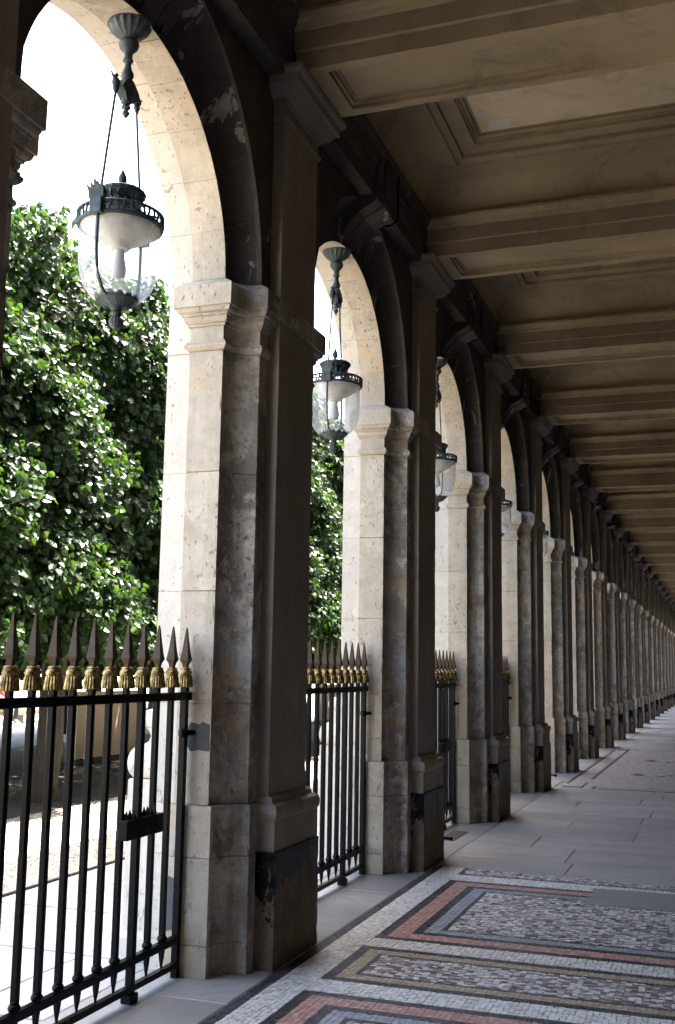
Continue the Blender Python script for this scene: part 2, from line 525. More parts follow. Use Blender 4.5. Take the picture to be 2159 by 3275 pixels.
pier0 = make_pier()
pier0.location = (0, YC(1), 0)
piers = {1: pier0}
for k in range(K0, K1 + 1):
    if k != 1:
        piers[k] = copy_tree(pier0, arcade, (0, YC(k), 0))

# mortar repairs on the reveal of the nearest whole pier
def reveal_patch(name, pts, mat, k=1):
    y_ = -.5675
    MB().loft([[(x, y_ + .006, z) for x, z in pts], [(x, y_, z) for x, z in pts]]).build(name, mat, piers[k])
M['patch'] = plain('grey_cement_mortar', (.09, .09, .088), .9, .3, 18)
M['whitepatch'] = plain('white_plaster_repair', (.70, .69, .66), .8, .06, 8)
reveal_patch('mortar_patch', [(-.30, 1.15), (-.30, 1.29), (-.34, 1.305), (-.36, 1.29), (-.41, 1.30), (-.43, 1.27), (-.44, 1.19), (-.41, 1.145), (-.36, 1.155)], M['patch'])
def base_patch(name, pts, mat, k=1):
    y_ = -.5955
    MB().loft([[(x, y_ + .006, z) for x, z in pts], [(x, y_, z) for x, z in pts]]).build(name, mat, piers[k])
base_patch('mortar_patch', [(-.50, .22), (-.50, .50), (-.47, .49), (-.455, .45), (-.465, .40), (-.445, .36), (-.455, .30), (-.47, .24)], M['patch'])
# iron hooks low on two plinths
for k in (2, 4):
    mb = MB().tube([(-.02, .34, .17), (.02, .37, .17), (.045, .372, .165)], .011, 6)
    mb.lathe([(.004, -.02), (.018, -.012), (.02, 0), (.018, .012), (.004, .02)], (.05, .372, .165), 10)
    mb.build('hook', M['iron'], piers[k])

# ---- arches: 11 voussoirs each, keystone, spandrel
Z0, RI, RO, AO, BO = 3.79, .98, 1.015, 1.145, 1.31
def arch_section(phi, shrink=0.0):
    c, s = math.cos(phi), math.sin(phi)
    def pt(x, ry, rz): return (x, ry * c, Z0 + rz * s)
    ri = RI + shrink
    pts = [pt(-.66 + shrink, RO + shrink, RO + shrink), pt(-.50, RO + shrink, RO + shrink), pt(-.50, ri, ri), pt(-.293 - shrink, ri, ri)]
    nc = 6
    for i in range(1, nc + 1):
        a = math.pi / 2 * i / nc
        x = -.293 + .153 * math.sin(a)          # towards the gallery
        u = 1 - math.cos(a)
        x, u = -.293 + .153 * (1 - math.cos(a)), math.sin(a)
        ry = RI + (AO - RI) * u; rz = RI + (BO - RI) * u
        pts.append(pt(x - shrink, ry + shrink, rz + shrink))
    pts.append(pt(-.20, AO + .012, BO + .012))
    pts.append(pt(-.66 + shrink, 1.17, 1.17))
    return pts
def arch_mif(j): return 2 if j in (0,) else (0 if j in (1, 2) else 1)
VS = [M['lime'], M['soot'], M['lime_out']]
vouss = []
NV = 11
for i in range(NV):
    a0, a1 = math.pi * i / NV, math.pi * (i + 1) / NV
    g = .0012
    mb = MB()
    secs = [arch_section(a0 + g + (a1 - a0 - 2 * g) * q / 6) for q in range(7)]
    secs = [[(x, y + random.gauss(0, .0008), z + random.gauss(0, .0008)) for x, y, z in s_] for s_ in secs]
    mb.loft(secs, 1, True, True, True, arch_mif)
    vouss.append(mb.mesh('voussoir', VS))
mort = MB()
mort.loft([arch_section(math.pi * q / 40, .003) for q in range(41)], 0)
mort_me = mort.mesh('arch', [M['mortar']])
# keystone bracket on the gallery side
key = MB()
def krect(x, w, z, zb): return (x, w, z)
for y0, y1, xo, zb in ((-.20, -.082, 0.0, 0), (-.070, .070, .016, -.012), (.082, .20, 0.0, 0)):
    prof = [(-.285, 4.80 + zb), (-.22, 4.90 + zb), (-.14, 4.985 + zb), (-.04, 5.03 + zb), (.0 + xo, 5.06 + zb), (.012 + xo, 5.10), (.02 + xo, 5.46), (-.285, 5.46)]
    key.loft([[(x, y0 * (1 + .12 * (z - 5)), z) for x, z in prof], [(x, y1 * (1 + .12 * (z - 5)), z) for x, z in prof]])
key.box(-.28, .0, -.19, .19, 5.07, 5.455)
key_me = key.mesh('keystone', [M['soot']], .004)
# spandrel walls with the arch cut out
def spandrel(x0, x1, ay, az, mats, name):
    mb = MB()
    for sgn in (-1, 1):
        poly = [(sgn * ay * math.cos(math.pi / 2 * i / 24), Z0 + az * math.sin(math.pi / 2 * i / 24)) for i in range(25)]
        n = len(poly)
        for i in range(n - 1):
            (ya, za), (yb, zb) = poly[i], poly[i + 1]
            b = len(mb.v)
            ta, tb = (sgn * (B / 2) if i == 0 else ya), yb
            mb.v += [(x1, ya, za), (x1, yb, zb), (x1, yb, 5.9), (x1, ya, 5.9), (x0, ya, za), (x0, yb, zb), (x0, yb, 5.9), (x0, ya, 5.9)]
            mb.face([b, b + 1, b + 2, b + 3]); mb.face([b + 4, b + 7, b + 6, b + 5]); mb.face([b, b + 4, b + 5, b + 1])
        y0, y1 = sorted((sgn * ay, sgn * B / 2))
        mb.box(x0, x1, y0, y1, Z0 + .001, 5.9)
    return mb.mesh(name, mats)
sp_in = spandrel(-.40, -.14, AO - .004, BO - .004, [M['spandrel']], 'spandrel')
sp_out = spandrel(-.655, -.41, 1.16, 1.16, [M['lime_out']], 'facade_spandrel')
# wall architrave between the beams
def arch_prof(): return [(-.16, 5.10), (-.03, 5.10), (-.03, 5.215), (-.012, 5.22), (-.012, 5.33), (.005, 5.335), (.005, 5.40), (.02, 5.41), (.03, 5.43), (.05, 5.45), (.055, 5.47), (-.16, 5.47)]
am = MB()
am.loft([[(x, -B / 2 + .31, z) for x, z in arch_prof()], [(x, B / 2 - .31, z) for x, z in arch_prof()]])
arch_me = am.mesh('architrave', [M['spandrel']])
for k in range(K0, K1):
    a = link('arch', mort_me, arcade, (0, YA(k), 0))
    for me in vouss: link('voussoir', me, a)
    link('keystone', key_me, a)
    link('spandrel', sp_in, a)
    link('facade_spandrel', sp_out, a)
    link('architrave', arch_me, a)
cab_me = MB().tube([(-.285, .115, 4.772), (-.25, .13, 4.90), (-.19, .15, 4.985), (-.13, .175, 5.02), (-.03, .218, 5.02), (.020, .222, 5.045), (.035, .222, 5.09), (.04, .222, 5.42)], .0085, 6).mesh('cable', [M['iron']])
for o in [c_ for c_ in arcade.children if c_.name.split('.')[0] == 'arch'][2:8]: link('cable', cab_me, o)
# upper storeys: a wall with a cornice, rising behind the gallery ceiling
Ya0, Ya1 = YC(K0) - 1.2, YC(K1) + 1.2
MB().box(-.66, 8.5, Ya0, Ya1, 5.96, 14.0).build('upper_storeys', M['lime_out'], arcade)
cor = [(-.66, 13.3), (-.74, 13.35), (-.78, 13.5), (-.95, 13.6), (-.98, 13.8), (-1.02, 13.95), (-.66, 13.96)]
MB().loft([[(x, Ya0, z) for x, z in cor], [(x, Ya1, z) for x, z in cor]]).build('cornice', M['lime_out'], arcade)

# ================================================================== CEILING
ceiling = link('ceiling', None); tag(ceiling, kind='structure')
bp = [(-.30, 5.15), (-.30, 5.262), (-.326, 5.266), (-.326, 5.385), (-.340, 5.389), (-.346, 5.402), (-.352, 5.42), (-.372, 5.440), (-.380, 5.452), (-.395, 5.455), (-.395, 5.478), (-.25, 5.478)]
bp = bp + [(-y, z) for y, z in reversed(bp)] + [(.228, 5.15), (.226, 5.174), (.205, 5.178), (.200, 5.196), (.180, 5.206), (-.180, 5.206), (-.200, 5.196), (-.205, 5.178), (-.226, 5.174), (-.228, 5.15)]
bm_ = MB()
bm_.loft([[(x, y + random.gauss(0, .001), z + random.gauss(0, .0012)) for y, z in bp] for x in np.linspace(.0, XR, 40)])
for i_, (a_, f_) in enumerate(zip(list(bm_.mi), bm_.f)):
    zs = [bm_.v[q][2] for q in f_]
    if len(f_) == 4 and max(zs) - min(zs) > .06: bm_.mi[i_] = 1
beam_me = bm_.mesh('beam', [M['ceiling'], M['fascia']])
ef = MB()
for x0, x1 in ((.0, .185), (XR - .185, XR)):
    ef.box(x0, x1, -.2275, .2275, 5.1503, 5.22)
ef.box(.185, .206, -.2255, .2255, 5.1765, 5.22); ef.box(.206, .226, -.203, .203, 5.197, 5.22)
ef_me = ef.mesh('soffit_frame_end', [M['ceiling']])
def rrect(ins, z, n=1):
    x0, x1, y0, y1 = .02 + ins, XR - .02 - ins, -(B / 2 - .335) + ins, (B / 2 - .335) - ins
    return [(x0, y0, z), (x1, y0, z), (x1, y1, z), (x0, y1, z)]
cv = MB().loft([rrect(.33 * (1 - math.cos(math.pi / 2 * i / 10)), 5.465 + .305 * math.sin(math.pi / 2 * i / 10)) for i in range(11)], caps=False, sm=True)
cove_me = cv.mesh('cove', [M['ceiling']])
fr = MB().loft([rrect(i_, z_) for i_, z_ in ((.33, 5.772), (.331, 5.752), (.345, 5.748), (.352, 5.77), (.400, 5.79), (.402, 5.822), (.530, 5.824), (.532, 5.850), (.548, 5.852), (.550, 5.866), (.572, 5.874), (.574, 5.895), (.61, 5.895))], caps=False)
frame_me = fr.mesh('panel_frame', [M['ceiling']])
pn = MB().loft([rrect(.60, 5.893), rrect(.60, 5.94)])
panel_me = pn.mesh('ceiling_panel', [M['panel']])
for k in range(K0, K1 + 1):
    o = link('beam', beam_me, ceiling, (0, YC(k), 0)); link('soffit_frame_end', ef_me, o)
for k in range(K0, K1):
    o = link('coffer', panel_me, ceiling, (0, YA(k), 0))
    link('cove', cove_me, o); link('panel_frame', frame_me, o)

def flake(k, pts, z):
    o = [c_ for c_ in ceiling.children if c_.name.split('.')[0] == 'coffer'][k - K0]
    MB().loft([[(x, y_, z) for x, y_ in pts], [(x, y_, z + .004) for x, y_ in pts]]).build('paint_flake', M['flake'], o)
M['flake'] = plain('bare_pale_plaster', (.60, .58, .54), .85, .1, 14)
def blob(cx, cyy, rx, ry, seed, n=18):
    rr = random.Random(seed)
    return [(cx + rx * rr.uniform(.6, 1.15) * math.cos(6.2832 * i / n), cyy + ry * rr.uniform(.6, 1.15) * math.sin(6.2832 * i / n)) for i in range(n)]
flake(1, blob(.86, .10, .09, .045, 1), 5.8905)
flake(1, blob(.79, .50, .14, .07, 2, 22), 5.8905)
flake(1, blob(.68, .30, .03, .05, 3), 5.8905)
# ================================================================== SHOP WALL (opposite side) and gallery ends
shop = link('wall_right', None); tag(shop, kind='structure')
MB().box(XR, XR + .35, Ya0, Ya1, 0, 5.95).build('wall_plane', M['shopwall'], shop)
wp = MB().box(XR - .10, XR, -.30, .30, 0, 4.9); wp.box(XR - .16, XR, -.36, .36, 0, .62); wp.box(XR - .18, XR, -.38, .38, 4.9, 5.148)
wp_me = wp.mesh('wall_pilaster', [M['shopwall']], .006)
sw = MB().box(XR - .05, XR + .01, -1.05, -.98, 0, 3.7); sw.box(XR - .05, XR + .01, .98, 1.05, 0, 3.7); sw.box(XR - .05, XR + .01, -.98, .98, 3.6, 3.7)
sw.box(XR - .05, XR + .01, -.98, .98, 0, .5); sw.box(XR - .05, XR + .01, -.03, .03, .5, 3.6)
sw_me = sw.mesh('shopfront_frame', [M['shopwood']], .004)
gp_me = MB().box(XR - .012, XR - .004, -.98, .98, .5, 3.6).mesh('shop_pane', [M['shopglass']])
for k in range(K0, K1 + 1): link('wall_pilaster', wp_me, shop, (0, YC(k), 0))
for k in range(K0, K1):
    f_ = link('shopfront_frame', sw_me, shop, (0, YA(k), 0)); link('shop_pane', gp_me, f_)
endw = MB().box(-.6, XR + .3, Ya1, Ya1 + .3, 0, 5.95).build('wall_end', M['taupe']); tag(endw, kind='structure')
endb = MB().box(-.6, XR + .3, Ya0 - .3, Ya0, 0, 5.95).build('wall_back', M['taupe']); tag(endb, kind='structure')  # unseen end wall, added to stop light flooding in behind the camera

# ================================================================== FLOOR
floor = MB().box(-.66, XR + .1, Ya0, Ya1, -.12, -.012).build('floor', M['grout']); tag(floor, kind='structure')
def slab_obj(name, x0, x1, y0, y1, z, mat, parent, skew=(0, 0), th=.05):
    mb = MB(); g = .003; b = .005
    q = [(x0 + g, y0 + g + skew[0]), (x1 - g, y0 + g + skew[1]), (x1 - g, y1 - g), (x0 + g, y1 - g)]
    cxm, cym = (x0 + x1) / 2, (y0 + y1) / 2
    qi = [(x + (b if x < cxm else -b), y + (b if y < cym else -b)) for x, y in q]
    mb.loft([[(x, y, z - th) for x, y in q], [(x, y, z - .004) for x, y in q], [(x, y, z) for x, y in qi]])
    return mb.build(name, mat, parent)
# threshold / edge stones along the piers
y = Ya0
while y < 62:
    L_ = random.uniform(1.2, 1.9)
    slab_obj('edge_slab', -.655, .012 if y < 15.5 else .10, y, min(y + L_, Ya1), random.uniform(-.001, .0012), M['edge_slab'], floor)
    y += L_
# plain paving slabs
def edge_line(x): return 8.93 - .08 * max(0, x - .27)
def pave(y0, y1, x0, seed, first_skew=False):
    rr = random.Random(seed); y = y0; first = first_skew
    while y < y1 - .05:
        h = rr.uniform(.50, .74)
        if y + h > y1 - .3: h = y1 - y
        x = x0; xs = rr.uniform(.5, 1.5)
        while x < XR:
            x2 = min(x + xs, XR)
            if XR - x2 < .3: x2 = XR
            sk = (edge_line(x) - y, edge_line(x2) - y) if first else (0, 0)
            slab_obj('paving_slab', x, x2, y, y + h, .0035 + rr.uniform(-.0012, .0012), M['slab'], floor, sk)
            x = x2; xs = rr.uniform(.9, 1.9)
        y += h; first = False
pave(8.93, 15.55, .016, 3, True)
pave(23.95, 45, .105, 5)
pave(Ya0, 2.6, .016, 9)
slab_obj('paving_slab', .105, XR, 45, Ya1, .003, M['slab'], floor)

# mosaic of tesserae
class Mosaic:
    def __init__(self): self.tiles = []
    def rect(self, x0, x1, y0, y1, pal, px=.0275, py=.0275, jit=.0012, gap=.0018, stagger=True):
        if x1 - x0 < .004 or y1 - y0 < .004: return
        ny = max(1, round((y1 - y0) / py)); nx = max(1, round((x1 - x0) / px))
        dy = (y1 - y0) / ny; dx = (x1 - x0) / nx
        cols = np.array([c for c, w in pal]); w = np.array([w for c, w in pal], float); w /= w.sum()
        j, i = np.meshgrid(np.arange(ny), np.arange(nx), indexing='ij')
        cx = x0 + (i + .5) * dx; cyy = y0 + (j + .5) * dy
        n = cx.size
        cx = cx.ravel() + rng.normal(0, jit, n); cyy = cyy.ravel() + rng.normal(0, jit * .6, n)
        hx = np.maximum(.003, dx / 2 - gap / 2 + rng.normal(0, jit * .5, n)); hy = np.maximum(.003, dy / 2 - gap / 2 + rng.normal(0, jit * .4, n))
        col = cols[rng.choice(len(cols), n, p=w)] * (1 + rng.normal(0, .09, (n, 1)))
        self.tiles.append((cx, cyy, hx, hy, np.clip(col, .01, .8), rng.normal(0, .0004, n), rng.normal(0, .06, n)))
    def frame(self, x0, x1, y0, y1, w, pal, **kw):
        self.rect(x0, x0 + w, y0, y1, pal, **kw); self.rect(x1 - w, x1, y0, y1, pal, **kw)
        self.rect(x0 + w, x1 - w, y0, y0 + w, pal, **kw); self.rect(x0 + w, x1 - w, y1 - w, y1, pal, **kw)
        return x0 + w, x1 - w, y0 + w, y1 - w
    def build(self, name, parent):
        cx, cy_, hx, hy, col, dz, rot = [np.concatenate([t_[q] for t_ in self.tiles]) for q in range(7)]
        n = len(cx)
        sx = np.array([-1, 1, 1, -1]); sy_ = np.array([-1, -1, 1, 1])
        V = np.zeros((n, 8, 3))
        c, s = np.cos(rot), np.sin(rot)
        for lvl, (zz, e) in enumerate(((-.010, 1.0), (.0015, .93))):
            for q in range(4):
                ax, ay = sx[q] * hx * e, sy_[q] * hy * e
                V[:, lvl * 4 + q, 0] = cx + ax * c - ay * s
                V[:, lvl * 4 + q, 1] = cy_ + ax * s + ay * c
                V[:, lvl * 4 + q, 2] = zz + dz
        fq = np.array([(4, 5, 6, 7), (0, 1, 5, 4), (1, 2, 6, 5), (2, 3, 7, 6), (3, 0, 4, 7)])
        F = (np.arange(n)[:, None, None] * 8 + fq[None]).reshape(-1, 4)
        me = bpy.data.meshes.new(name)
        me.vertices.add(n * 8); me.vertices.foreach_set('co', V.ravel())
        me.loops.add(F.size); me.loops.foreach_set('vertex_index', F.ravel().astype(np.int32))
        me.polygons.add(len(F)); me.polygons.foreach_set('loop_start', np.arange(0, F.size, 4, dtype=np.int32))
        me.update(calc_edges=True)
        me.polygons.foreach_set('use_smooth', np.zeros(len(F), bool))
        at = me.attributes.new('tile_colour', 'FLOAT_COLOR', 'POINT')
        cc = np.ones((n, 8, 4), np.float32); cc[:, :, :3] = col[:, None, :]
        at.data.foreach_set('color', cc.ravel())
        me.materials.append(M['tile'])
        o = link(name, me, parent); o['kind'] = 'stuff'
        return o
WHITE = [((.78, .75, .69), 5), ((.72, .69, .63), 4), ((.60, .55, .49), 2), ((.80, .79, .75), 2)]
BLACK = [((.035, .036, .042), 5), ((.055, .056, .062), 3), ((.09, .09, .10), 1)]
RED = [((.50, .285, .235), 5), ((.46, .25, .205), 4), ((.55, .34, .29), 2)]
GREY = [((.34, .375, .40), 5), ((.30, .33, .36), 4), ((.39, .42, .45), 2)]
GOLD = [((.45, .36, .235), 5), ((.40, .315, .20), 4), ((.49, .40, .28), 2)]
SPECK = [((.74, .72, .68), 7), ((.06, .06, .068), 3), ((.27, .26, .255), 4), ((.42, .37, .34), 2), ((.55, .52, .48), 2)]
SPECKM = [((.74, .71, .67), 7), ((.14, .09, .09), 4), ((.28, .20, .185), 3), ((.42, .35, .31), 2), ((.40, .39, .39), 2)]
mz = Mosaic()
XE = 3.92
Y0M = 2.6
mz.rect(.018, .080, Y0M, 8.95, BLACK, px=.021)
mz.rect(.082, .268, Y0M, 8.95, WHITE, jit=.0018)
mz.rect(XE, XE + .27, Y0M, 8.95, WHITE, jit=.0018)
FINE = dict(gap=.0014, jit=.0012)
def big_panel(y0, y1):
    q = mz.frame(.270, XE, y0, y1, .062, BLACK, px=.021, py=.021)
    q = mz.frame(*q, .120, RED, **FINE)
    q = mz.frame(*q, .060, BLACK, px=.02, py=.02)
    q = mz.frame(*q, .090, GREY, **FINE)
    q = mz.frame(*q, .030, BLACK, px=.03, py=.028)
    mz.rect(*q, SPECK, px=.034, py=.0235, jit=.0035, gap=.0014)
def small_panel(y0, y1):
    q = mz.frame(.270, XE, y0, y1, .062, BLACK, px=.021, py=.021)
    q = mz.frame(*q, .080, GOLD, **FINE)
    q = mz.frame(*q, .028, BLACK, px=.03, py=.026)
    mz.rect(*q, SPECKM, px=.034, py=.0235, jit=.0035, gap=.0014)
big_panel(3.355, 5.295)
mz.rect(.270, XE, 5.297, 5.508, WHITE, jit=.0018)
small_panel(5.51, 6.24)
mz.rect(.270, XE, 6.242, 6.443, WHITE, jit=.0018)
big_panel(6.445, 8.385)
mz.rect(.270, XE, 8.387, 8.628, WHITE, jit=.0018)
q = mz.frame(.262, XE, 8.63, 9.36, .045, BLACK, px=.021, py=.021)
mz.rect(q[0], q[1], q[2], 8.95, SPECK, px=.034, py=.0235, jit=.0035, gap=.0014)
mz.rect(.270, XE, Y0M, 3.353, WHITE, jit=.0018)
# keep what lies before the paving edge
mz.tiles = [tuple(a[(t_[1] < 8.97)] for a in t_) for t_ in mz.tiles]
mz.build('mosaic_tesserae', floor)
MB().box(.014, XE + .275, 2.6, 8.96, -.011, -.0012).build('mosaic_bed', M['grout'], floor)
# cement patch with a broken edge
rr = random.Random(4)
left = [(1.35 + rr.uniform(-.03, .03), 7.905 + .595 * i / 12) for i in range(13)]
poly = left + [(XR, 8.58), (XR, 7.90)]
MB().loft([[(x, y_, -.01) for x, y_ in poly], [(x, y_, .0045) for x, y_ in poly]]).build('cement_patch', M['cement'], floor)
# the distant mosaic: sheet, bands, ornaments
fm = link('mosaic_panel', MB().box(.105, XR, 15.56, 23.94, -.02, -.0005).mesh('mosaic_panel', [M['far_mosaic']]), floor)
def strip(name, x0, x1, y0, y1, mat, z=.0035): MB().box(x0, x1, y0, y1, -.006, z).build(name, mat, fm)
strip('black_band', .105, .150, 16.15, 23.55, M['band'])
strip('black_band', .362, .422, 16.95, 23.90, M['band'])
strip('white_band', .424, .445, 16.95, 23.90, M['wband'])
strip('black_band', .105, .40, 15.66, 15.80, M['band']); strip('black_band', .36, .40, 15.82, 16.36, M['band'])
strip('black_band', .525, .575, 15.50 + .08, 15.98, M['band'])
strip('black_band', .60, XR, 15.60, 15.66, M['band']); strip('white_band', .60, XR, 15.67, 15.76, M['wband']); strip('black_band', .60, XR, 15.77, 15.81, M['band'])
strip('white_band', .75, XR, 19.52, 19.66, M['wband'])
strip('black_band', .15, .36, 23.62, 23.72, M['band']); strip('black_band', .545, .58, 23.55, 23.85, M['band'])
def ring_orn(cx, cyy, rx, ry, w, mat):
    mb = MB(); n = 28; b = 0
    ro = [(cx + rx * math.cos(2 * math.pi * i / n), cyy + ry * math.sin(2 * math.pi * i / n)) for i in range(n)]
    ri = [(cx + (rx - w) * math.cos(2 * math.pi * i / n), cyy + (ry - w * 1.6) * math.sin(2 * math.pi * i / n)) for i in range(n)]
    rings = [[(x, y_, -.004) for x, y_ in ro], [(x, y_, .0045) for x, y_ in ro], [(x, y_, .0045) for x, y_ in ri], [(x, y_, -.004) for x, y_ in ri]]
    mb.loft(rings, caps=False); mb.build('mosaic_ring', mat, fm)
for yy in (18.0, 21.0):
    for i in range(5):
        xx = 1.0 + i * .78
        ring_orn(xx, yy, .175, .32, .04, M['wband']); ring_orn(xx, yy, .085, .13, .083, M['band'])
        for s_ in (-1, 1):
            MB().tube([(xx + .39 - .11, yy - s_ * .22, -.004), (xx + .39 + .11, yy + s_ * .22, -.004)], .020, 6).build('mosaic_cross', M['wband'], fm)

# ================================================================== GARDEN GROUND
ground = MB().box(-400, -.60, -200, 400, -.30, -.014).build('ground', M['gravel']); tag(ground, kind='structure')
shade_soil = MB().box(-10.6, -4.80, -20, 70, -.2, -.009).build('shaded_soil_strip', plain('shade_darkened_soil', (.042, .031, .020), .95, .4, 14)); tag(shade_soil, kind='structure')  # soil under the lindens; tree shade is put into its dark colour and edge
pav = link('pavement', MB().box(-2.44, -.60, Ya0, Ya1, -.10, -.010).mesh('pavement', [M['grout']])); tag(pav, kind='structure')
y = 0.0
while y < 34:
    L_ = random.uniform(.85, 1.35)
    x = -.657
    for w in (.45, .42, .46, .44):
        slab_obj('flagstone', x - w, x, y + random.uniform(-.02, .02), y + L_ - .02, random.uniform(-.001, .002), M['terrace'], pav)
        x -= w + .001
    y += L_
edg = MB().box(-2.465, -2.445, Ya0, Ya1, -.1, .012).build('pavement_edging', M['darkmetal'], pav)
# loose gravel near the paving
n = 9000
gx = rng.uniform(-4.8, -2.48, n); gy = rng.uniform(4.5, 13, n); gs = rng.uniform(.004, .013, n)
V = np.zeros((n, 6, 3))
offs = np.array([(1, 0, 0), (0, 1, 0), (-1, 0, 0), (0, -1, 0), (0, 0, .8), (0, 0, -.8)])
ang = rng.uniform(0, 6.28, n)
ex = rng.uniform(.7, 1.5, n)
for q in range(6):
    ox, oy, oz = offs[q]
    V[:, q, 0] = gx + gs * ex * (ox * np.cos(ang) - oy * np.sin(ang)); V[:, q, 1] = gy + gs * (ox * np.sin(ang) + oy * np.cos(ang)); V[:, q, 2] = -.011 + gs * oz
fq = [(0, 1, 4), (1, 2, 4), (2, 3, 4), (3, 0, 4)]
F = (np.arange(n)[:, None, None] * 6 + np.array(fq)[None]).reshape(-1, 3)
def tri_mesh(name, V, F):
    me = bpy.data.meshes.new(name)
    V = V.reshape(-1, 3); k = F.shape[1]
    me.vertices.add(len(V)); me.vertices.foreach_set('co', V.ravel())
    me.loops.add(F.size); me.loops.foreach_set('vertex_index', F.ravel().astype(np.int32))
    me.polygons.add(len(F)); me.polygons.foreach_set('loop_start', np.arange(0, F.size, k, dtype=np.int32))
    me.update(calc_edges=True)
    me.polygons.foreach_set('use_smooth', np.zeros(len(F), bool))
    return me
me = tri_mesh('gravel', V, F); me.materials.append(M['gravel'])
tag(link('gravel', me), 'loose pale gravel beside the terrace paving', 'gravel', kind='stuff')

# ================================================================== IRON RAILINGS
PIT = .1525
spike_mb = MB()
def sq(h, z): return [(-h, -h, z), (h, -h, z), (h, h, z), (-h, h, z)]
spike_mb.loft([sq(.013, 1.586), sq(.012, 1.598), sq(.015, 1.612), sq(.023, 1.628), sq(.025, 1.634), sq(.0232, 1.640), sq(.0195, 1.66), sq(.0145, 1.70), sq(.0098, 1.745), sq(.0058, 1.785), sq(.0022, 1.806)])
spike_me = spike_mb.mesh('spike', [M['bronze']])
ts = MB()
tp = [(.016, 1.592), (.025, 1.590), (.029, 1.585), (.0265, 1.580), (.031, 1.575), (.0345, 1.563), (.0335, 1.553), (.031, 1.548), (.033, 1.544), (.0345, 1.535), (.037, 1.518), (.0395, 1.500), (.040, 1.491), (.036, 1.487), (.016, 1.487)]
rings = []
for r_, z_ in tp:
    ring = []
    for j in range(36):
        a = 2 * math.pi * j / 36
        fl = (.055 if j % 2 else -.045) if z_ < 1.547 and r_ > .028 else (.05 * math.sin(a * 6 + z_ * 300) if 1.545 < z_ < 1.58 else 0)
        ring.append((r_ * (1 + fl) * math.cos(a), r_ * (1 + fl) * math.sin(a), z_))
    rings.append(ring)
ts.loft(rings, 0, True, True, False)
tassel_me = ts.mesh('tassel', [M['gilt']])
hb = .0145
def bar_mesh(post):
    mb = MB()
    if post:
        mb.loft([sq(hb * 1.25, .0), sq(hb * 1.25, 1.49)])
    else:
        mb.loft([sq(.004, .082), sq(.010, .13), sq(hb, .185), sq(hb, 1.49)])
        mb.lathe([(.012, .212), (.024, .216), (.027, .226), (.024, .237), (.016, .242), (.020, .248), (.016, .254)], n=14)
    return mb.mesh('bar', [M['iron']], .002)
bar_me, post_me = bar_mesh(False), bar_mesh(True)
def make_railing():
    r_ = link('iron_railing', None)
    ya, yb = -.975, .975
    MB().box(-.022, .022, ya, yb, 1.418, 1.460).build('top_rail', M['iron'], r_, bevel=.003)
    MB().box(-.018, .018, ya + .03, yb - .03, .172, .212).build('middle_rail', M['iron'], r_, bevel=.003)
    MB().box(-.018, .018, ya + .03, yb - .03, .050, .080).build('bottom_rail', M['iron'], r_, bevel=.003)
    for i in range(13):
        yy = .93 - PIT * i
        b_ = link('bar', post_me if i in (0, 3, 12) else bar_me, r_, (0, yy, 0))
        link('tassel', tassel_me, b_); link('spike', spike_me, b_)
    lk = MB().box(.0, .055, .295, .645, .775, .868).build('lock_box', M['iron'], r_, bevel=.003)
    for i in (0, 1, 2, 5, 6, 7, 8):
        yy = .335 + i * .034
        MB().loft([[(.02 + a * .011, yy + b2 * .011, .866) for a, b2 in ((-1, -1), (1, -1), (1, 1), (-1, 1))], [(.02, yy, .912), (.021, yy, .912), (.021, yy + .001, .912), (.02, yy + .001, .912)]]).build('lock_spike', M['iron'], lk)
    hn = MB().lathe([(.006, -.03), (.026, -.02), (.030, 0), (.026, .02), (.006, .03)], (0, .93, 1.245), 14)
    hn.tube([(0, .93, 1.245), (.05, 1.0, 1.245)], .014, 8)
    hn.build('hinge', M['iron'], r_)
    ft = MB().box(-.03, .03, .93 - 3 * PIT - .035, .93 - 3 * PIT + .035, 0, .045); ft.build('pivot_foot', M['iron'], r_, bevel=.004)
    return r_
rail_labels = ['black iron railing with gilded tassels and spikes in the nearest arch, tree trunk behind it',
               'black iron railing with gold tassels in the second arch, under the smaller complete lantern',
               'narrow slice of black railing with gold tassels in the third arch',
               'thin sliver of black spiked railing in the fourth arch down the arcade']
rl = make_railing()
for i, lb in enumerate(rail_labels):
    o = rl if i == 0 else copy_tree(rl)
    o.location = (-.43, YA(i), 0)
    tag(o, lb, 'railing', 'iron railings closing the arches')
    if i in (1, 3):
        for c_ in [q_ for q_ in o.children if q_.name.startswith('lock_box')]:
            for g_ in list(c_.children): bpy.data.objects.remove(g_)
            bpy.data.objects.remove(c_)

